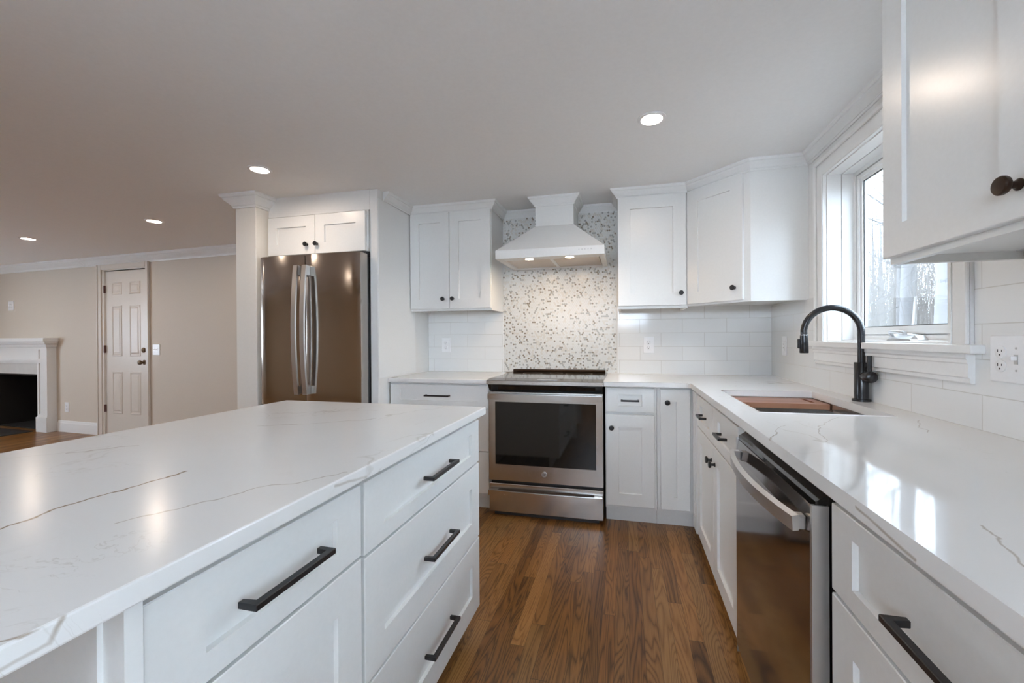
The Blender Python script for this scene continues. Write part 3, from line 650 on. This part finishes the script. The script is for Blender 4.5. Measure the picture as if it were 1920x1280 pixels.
def badge(parent, cx, cz, y, r):
    bd = obj('badge', B().lathe([(r, 0), (r, 0.002), (r*0.86, 0.003), (r*0.84, 0.0022), (r*0.01, 0.0022)], (cx, y, cz), (0, -1, 0), 32), 'zinc', parent, True)
    bb = B(); yy = y-0.0026
    for sg in (-1, 1):                                      # two looping script letters
        pts = [(cx+sg*r*0.30+r*0.26*math.cos(a)*1.0, yy, cz+r*0.36*math.sin(a)) for a in [0.5+k*0.42 for k in range(12)]]
        bb.tube(pts, r*0.055, 6)
    bb.tube([(cx-r*0.30, yy, cz+r*0.02), (cx-r*0.02, yy, cz+r*0.02), (cx-r*0.10, yy, cz-r*0.5), (cx-r*0.40, yy, cz-r*0.52)], r*0.05, 6)
    bb.tube([(cx+r*0.05, yy, cz+r*0.03), (cx+r*0.50, yy, cz+r*0.05)], r*0.05, 6)
    for k in range(4):                                      # curls around the rim
        a0 = k*PI/2+0.3; bb.tube([(cx+r*0.72*math.cos(a0+j*0.16), yy, cz+r*0.72*math.sin(a0+j*0.16)) for j in range(6)], r*0.035, 5)
    obj('monogram', bb, 'darkgrey', bd)
badge(dr, 0.688, 1.722, -0.0045, 0.020)

# ---------------------------------------------------------------- range
t = thing('range', 'stainless steel electric range with black oven window under the hood', 'range', (-1.940, -0.660, 0))
RW = 0.762
obj('chassis', B().box(0.003, RW-0.003, 0.040, 0.640, 0.02, 0.905), 'darkgrey', t)
obj('base_kick', B().box(0.03, RW-0.03, 0.03, 0.05, 0.0, 0.03), 'slot', t)
ck = obj('cooktop', B().box(-0.003, RW+0.003, 0.060, 0.645, 0.9146, 0.9235, 0.002), 'cooktop', t)
for cx, cy, r in ((0.20, 0.21, 0.105), (0.56, 0.21, 0.09), (0.20, 0.47, 0.075), (0.56, 0.47, 0.10), (0.38, 0.50, 0.05)):
    obj('burner_ring', B().rings([[(cx+q*math.cos(2*PI*k/40), cy+q*math.sin(2*PI*k/40), 0.9237) for k in range(40)] for q in (r, r-0.003)], False, False), 'filter', ck)
b = B().prism([(-0.034, 0.912), (-0.034, 0.916), (0.060, 0.9255), (0.060, 0.9146), (-0.02, 0.908)], -0.004, RW+0.004, 0); pn = obj('control_panel', b, 'cooktop', t)
b = B()
for k in range(9): b.box(0.15+k*0.022, 0.160+k*0.022, 0.004, 0.020, 0.9205, 0.9222)
obj('touch_display', B().box(0.335, 0.47, 0.0, 0.030, 0.9200, 0.9231), 'steel', pn)
obj('edge_trim', B().box(-0.005, RW+0.005, -0.036, -0.030, 0.889, 0.914, 0.002).box(-0.005, RW+0.005, -0.030, 0.02, 0.889, 0.894), 'steel', t)
obj('vent_panel', B().prism([(-0.026, 0.889), (0.012, 0.841), (0.03, 0.841), (0.03, 0.889)], 0.002, RW-0.002, 0), 'glassblack', t)
obj('vent_rail', B().prism([(0.585, 0.924), (0.580, 0.934), (0.590, 0.944), (0.640, 0.944), (0.645, 0.924)], 0.012, RW-0.012, 0), 'bronze', t)
dw0, dw1, dz0, dz1 = 0.045, 0.718, 0.350, 0.770
b = B()
for x0, x1, z0, z1 in ((0.0, dw0, 0.242, 0.836), (dw1, RW, 0.242, 0.836), (dw0, dw1, 0.242, dz0), (dw0, dw1, dz1, 0.836)): b.box(x0, x1, 0.0, 0.036, z0, z1)
od = obj('oven_door', b, 'steel', t)
wn_ = obj('oven_window', B().box(dw0+0.0005, dw1-0.0005, 0.003, 0.030, dz0+0.0005, dz1-0.0005), 'glassblack', od)
b = B(); rs = []
for i in range(21):
    u = i/20; x = 0.004+(RW-0.008)*u; y = -0.034-0.012*(1-(2*u-1)**2); rs.append([(x, y, 0.789), (x, y-0.0, 0.826), (x, y+0.014, 0.826), (x, y+0.014, 0.789)])
b.rings(rs); h = obj('handle', b, 'steel', od, True)
each('handle_mount', [(0.006, 0.050, -0.034, 0.0, 0.794, 0.822), (RW-0.050, RW-0.006, -0.034, 0.0, 0.794, 0.822)], 'steel', od, 0.002)
badge(od, 0.380, 0.300, -0.0005, 0.018)
wd_ = obj('warming_drawer', B().box(0.0, RW, 0.0, 0.036, 0.030, 0.220, 0.003), 'steel', t)
b = B(); rs = []
for i in range(21):
    u = i/20; x = 0.004+(RW-0.008)*u; y = -0.034-0.014*(1-(2*u-1)**2); rs.append([(x, y, 0.148), (x, y, 0.184), (x, y+0.014, 0.184), (x, y+0.014, 0.148)])
b.rings(rs); h = obj('handle', b, 'steel', wd_, True)
each('handle_mount', [(0.006, 0.060, -0.034, 0.0, 0.152, 0.180), (RW-0.060, RW-0.006, -0.034, 0.0, 0.152, 0.180)], 'steel', wd_, 0.002)
for x in (0.05, RW-0.05): obj('foot', B().lathe([(0.016, 0), (0.016, 0.012), (0.008, 0.02)], (x, 0.55, 0.0), (0, 0, 1), 12), 'slot', t)

# ---------------------------------------------------------------- range hood
t = thing('range_hood', 'white pyramid chimney range hood over the range', 'range hood', (-1.551, -0.011, 0))
hw, hd = 0.381, 0.509
def HR(x0, x1, y0, y1, zz): return [(x0, y0, zz), (x1, y0, zz), (x1, y1, zz), (x0, y1, zz)]
b = B().rings([HR(-0.335, 0.335, -0.405, -0.045, 1.775), HR(-0.345, 0.345, -0.415, -0.035, 1.757), HR(-hw, hw, -hd, 0, 1.757), HR(-hw, hw, -hd, 0, 1.816), HR(-0.142, 0.145, -0.270, 0, 2.034)], cap0=False)
obj('canopy', b, 'cab', t)
obj('chimney', B().box(-0.140, 0.147, -0.271, 0, 2.0345, H-0.001), 'cab', t)
for x0, x1 in ((-0.335, -0.012), (0.012, 0.335)): obj('grease_filter', B().box(x0, x1, -0.404, -0.046, 1.764, 1.774), 'filter', t)
obj('filter_divider', B().box(-0.012, 0.012, -0.404, -0.046, 1.760, 1.774), 'cab', t)
for x in (-0.145, 0.140):
    l = obj('lamp_bezel', B().lathe([(0.034, 0), (0.034, 0.002), (0.029, 0.003), (0.028, 0.001)], (x, -0.458, 1.757), (0, 0, -1), 28), 'zinc', t, True)
    obj('lamp_lens', B().lathe([(0.027, 0), (0.0268, 0.0025), (0.01, 0.003)], (x, -0.458, 1.757), (0, 0, -1), 24), 'hoodlens', l, True)
for k in range(5): obj('control_button', B().lathe([(0.0042, 0), (0.0042, 0.003), (0.003, 0.0035)], (0.212+k*0.0205, -hd, 1.795), (0, -1, 0), 12), 'zinc', t, True)

# ---------------------------------------------------------------- dishwasher
t = thing('dishwasher', 'stainless steel dishwasher with bowed bar handle between sink cabinet and drawers', 'dishwasher', (-0.614, -1.7235, 0), RZ)
DW = 0.620
obj('tub', B().box(0.006, DW-0.006, 0.002, 0.59, 0.09, 0.862), 'darkgrey', t)
b = B().prism([(-0.012, 0.845), (-0.040, 0.838), (-0.046, 0.78), (-0.046, 0.12), (-0.038, 0.092), (-0.012, 0.092)], 0.014, DW-0.014, 0); dd_ = obj('door_panel', b, 'dw', t)
each('side_trim', [(0.008, 0.0138, -0.045, -0.013, 0.092, 0.843), (DW-0.0138, DW-0.006, -0.045, -0.013, 0.092, 0.843)], 'handle', t)
obj('control_strip', B().prism([(-0.038, 0.8395), (-0.036, 0.850), (0.0, 0.874), (0.0, 0.846)], 0.010, DW-0.010, 0), 'glassblack', t)
b = B(); rs = []
for i in range(25):
    u = i/24; x = 0.045+(DW-0.075)*u; y = -0.072-0.030*(1-(2*u-1)**2); rs.append([(x, y, 0.776), (x, y-0.002, 0.808), (x, y+0.012, 0.812), (x, y+0.012, 0.778)])
b.rings(rs); h = obj('handle', b, 'handle', dd_, True)
each('handle_mount', [(0.047, 0.072, -0.072, -0.045, 0.778, 0.810), (DW-0.056, DW-0.032, -0.072, -0.045, 0.778, 0.810)], 'zinc', dd_, 0.003)
obj('toe_plate', B().box(0.01, DW-0.01, 0.03, 0.045, 0.003, 0.089), 'slot', t)

# ---------------------------------------------------------------- outlets and switches (local: faces -y)
def plate(name, label, w, h, loc, rz, parts, matrix=None):
    t = thing(name, label, 'outlet' if 'outlet' in name else 'switch', loc, rz)
    if matrix: t.matrix_world = matrix @ Matrix.Translation(loc)
    obj('wall_plate', B().box(-w/2, w/2, -0.006, 0, -h/2, h/2, 0.003, 2), 'plate', t)
    for kind, cx in parts:
        if kind == 'outlet':
            for cz in (0.0195, -0.0195):
                r = obj('receptacle', B().lathe([(0.0172, 0), (0.0172, 0.0025), (0.016, 0.0032)], (cx, -0.006, cz), (0, -1, 0), 24), 'plate', t, True)
                obj('socket_slot', B().box(cx-0.0075, cx-0.0050, -0.0095, -0.009, cz-0.001, cz+0.007).box(cx+0.0050, cx+0.0075, -0.0095, -0.009, cz, cz+0.006).lathe([(0.0026, 0), (0.0026, 0.0004)], (cx, -0.0092, cz-0.008), (0, -1, 0), 10), 'slot', r)
        elif kind == 'toggle':
            obj('toggle_bezel', B().box(cx-0.006, cx+0.006, -0.0075, -0.006, -0.013, 0.013, 0.0005), 'zinc', t)
            obj('toggle', B().box(cx-0.0038, cx+0.0038, -0.020, -0.006, -0.002, 0.009, 0.0015), 'plate', t)
            [obj('plate_screw', B().lathe([(0.003, 0), (0.003, 0.001)], (cx, -0.006, sz), (0, -1, 0), 10), 'zinc', t) for sz in (0.030, -0.030)]
        elif kind == 'rocker':
            obj('rocker', B().box(cx-0.0165, cx+0.0165, -0.0085, -0.006, -0.033, 0.033, 0.0012), 'plate', t)
            obj('indicator_slot', B().box(cx-0.006, cx+0.006, -0.0091, -0.0086, 0.010, 0.013).box(cx-0.006, cx+0.006, -0.0091, -0.0086, -0.013, -0.010), 'slot', t)
    return t
plate('wall_outlet', 'white outlet on the tile between fridge wall and range', 0.080, 0.125, (-2.545, -0.0092, 1.140), 0, [('outlet', 0)])
plate('wall_outlet', 'white outlet on the back tile right of the mosaic', 0.080, 0.128, (-0.862, -0.0092, 1.138), 0, [('outlet', 0)])
plate('rocker_switch', 'white rocker switch on the right wall tile behind the faucet', 0.076, 0.128, (-0.0092, -0.268, 1.134), RZ, [('rocker', 0)])
plate('combination_outlet', 'wide white plate with outlet and toggle switch beside the window apron', 0.166, 0.130, (-0.0092, -1.934, 1.130), RZ, [('outlet', -0.046), ('toggle', 0.0), ('toggle', 0.046)])
plate('double_switch', 'white two-toggle switch plate right of the living room door', 0.120, 0.130, (-1.125, -0.0005, 1.085), 0, [('toggle', -0.023), ('toggle', 0.023)], LRM)
plate('wall_outlet', 'white outlet low on the wall between fireplace and door', 0.080, 0.130, (-2.796, -0.0005, 0.325), 0, [('outlet', 0)], LRM)
plate('wall_outlet', 'white double outlet plate high above the fireplace', 0.125, 0.130, (-3.985, -0.0005, 1.690), 0, [('outlet', -0.023), ('outlet', 0.023)], LRM)

# ---------------------------------------------------------------- recessed ceiling lights
def downlight(x, y, label, group=None):
    t = thing('recessed_light', label, 'ceiling light', (x, y, H), 0, group)
    obj('trim_ring', B().lathe([(0.0455, 0.0005), (0.066, 0.0005), (0.066, 0.004), (0.063, 0.006), (0.050, 0.007), (0.0455, 0.003)], (0, 0, 0), (0, 0, -1), 40), 'plate', t, True)
    obj('lens', B().lathe([(0.0005, 0.001), (0.045, 0.001), (0.045, 0.003), (0.02, 0.0035)], (0, 0, 0), (0, 0, -1), 32), 'lens', t, True)
downlight(-0.908, -1.249, 'round ceiling light above the sink aisle')
downlight(-3.220, -1.220, 'round ceiling light in front of the refrigerator')
downlight(-5.058, -0.543, 'round ceiling light between the column and living room door')
downlight(-6.969, -0.385, 'round ceiling light nearest the fireplace')
for x, y in ((-5.06, -2.6), (-6.97, -2.6), (-8.9, -0.6), (-8.9, -2.6), (-5.06, -4.6)):
    downlight(x, y, 'round ceiling light out of the picture', 'ceiling lights behind the photographer')

# ---------------------------------------------------------------- outdoors
struct('ground', B().prism([(0.3, -30), (45, -30), (45, 60), (0.3, 60)], -0.62, -0.55, 2), 'leaf')
def branch(b, p, d, L, r, rnd, depth):
    pts = [Vector(p)]; dirv = Vector(d).normalized(); n = 5
    for i in range(n):
        dirv = (dirv+Vector((rnd.uniform(-.18, .18), rnd.uniform(-.18, .18), rnd.uniform(-.06, .14)))).normalized(); pts.append(pts[-1]+dirv*L/n)
    b.tube(pts, [max(r*(1-0.85*i/n), 0.003) for i in range(n+1)], 5 if depth < 2 else 4)
    if depth < 3:
        for k in range(3 if depth else 4):
            i = rnd.randint(1, n); a = rnd.uniform(0, 2*PI)
            nd = (dirv*0.8+Vector((math.cos(a), math.sin(a), rnd.uniform(-.2, .6)))*0.8)
            branch(b, pts[i], nd, L*rnd.uniform(.45, .7), r*0.5, rnd, depth+1)
def tree(name, x, y, r, h, lean, seed, label, group=None, nb=12, low=1.6):
    rnd = random.Random(seed); t = thing(name, label, 'tree', (x, y, -0.55), 0, group)
    pts = [Vector((lean[0]*u*h, lean[1]*u*h, u*h)) for u in [k/9 for k in range(10)]]
    for k in range(1, 10): pts[k] += Vector((rnd.uniform(-.04, .04), rnd.uniform(-.04, .04), 0))
    obj('trunk', B().tube(pts, [r*(1.18-0.18*min(1, k)) * (1-0.75*k/9) if k else r*1.18 for k in range(10)], 14), 'bark', t, True)
    b = B()
    for k in range(nb):
        u = rnd.uniform(low/h, 0.95); a = rnd.uniform(0, 2*PI); p = pts[0].lerp(pts[-1], u); L = rnd.uniform(1.2, 2.6)*(1.15-u*0.5)
        branch(b, p, (math.cos(a), math.sin(a), rnd.uniform(0.0, .5)), L, r*0.20*(1.1-u), rnd, 0)
    obj('branches', b, 'bark', t)
tree('bare_tree', 6.0, 9.15, 0.19, 13, (-0.005, -0.02), 3, 'thick bare grey tree trunk in the middle of the window view', None, 10, 3.2)
tree('bare_tree', 6.6, 10.45, 0.11, 11, (0.0, 0.01), 8, 'slimmer bare tree just left of the thick trunk outside', None, 12, 2.6)
tree('bare_tree', 5.2, 6.55, 0.24, 13, (0.0, 0.0), 12, 'pale bare tree at the right edge of the window view', None, 12, 2.4)
tree('bare_tree', 4.6, 8.55, 0.07, 9, (0.01, 0.0), 15, 'bare branching sapling at the left edge of the window view', None, 14, 1.8)
rr = random.Random(77)
for k in range(26):
    x = rr.uniform(9, 22); q = rr.uniform(1.15, 2.5); y = -3.3+(x+1.03)*q
    tree('bare_tree', x, y, rr.uniform(.08, .2), rr.uniform(9, 14), (rr.uniform(-.03, .03), rr.uniform(-.03, .03)), 100+k, 'bare tree among the others deep in the woods outside', 'bare trees deep in the woods', 8, 2.0)
for k, (x, y) in enumerate(((9, -4), (7, 0), (11, 3.5), (8, -9), (13, -6), (10, 8))):
    tree('bare_tree', x, y, 0.16, 12, (0, 0), 300+k, 'bare tree outside beyond the picture edge', 'bare trees beyond the picture edge', 8, 2.0)
tag(obj('fallen_trunk', B().tube([(5.9, 8.70, 2.15), (5.7, 8.42, 1.35), (5.4, 8.0, 0.2), (5.25, 7.75, -0.56)], [0.03, 0.05, 0.065, 0.08], 8), 'deadwood', None, True), 'bleached dead trunk leaning beside the thick tree outside', 'fallen tree')
def undergrowth():
    rnd = random.Random(5); b = B()
    for k in range(7000):
        x = rnd.uniform(5.5, 26); q = rnd.uniform(1.0, 2.7) if k % 5 else rnd.uniform(-1.5, 1.0); y = -3.3+(x+1.03)*q
        h = rnd.uniform(1.2, 9.0); r = rnd.uniform(.004, .013)*(0.5+x/16); p = Vector((x, y, -0.55)); d = Vector((rnd.uniform(-.25, .25), rnd.uniform(-.25, .25), 1)).normalized()
        pts = [p+d*h*u+Vector((rnd.uniform(-.1, .1), rnd.uniform(-.1, .1), 0))*u for u in (0, .35, .7, 1)]
        b.tube(pts, [r, r*.8, r*.5, r*.2], 3)
        for _ in range(4):
            u = rnd.uniform(.3, .95); a = rnd.uniform(0, 2*PI); L = rnd.uniform(.3, 1.1); s0 = p+d*h*u
            b.tube([s0, s0+Vector((math.cos(a), math.sin(a), rnd.uniform(-.1, .7)))*L], [r*.5, r*.15], 3)
    return b
o = obj('undergrowth', undergrowth(), 'twig'); o['kind'] = 'stuff'; tag(o, 'tangle of bare brown stems and twigs on the woodland floor outside', 'undergrowth')
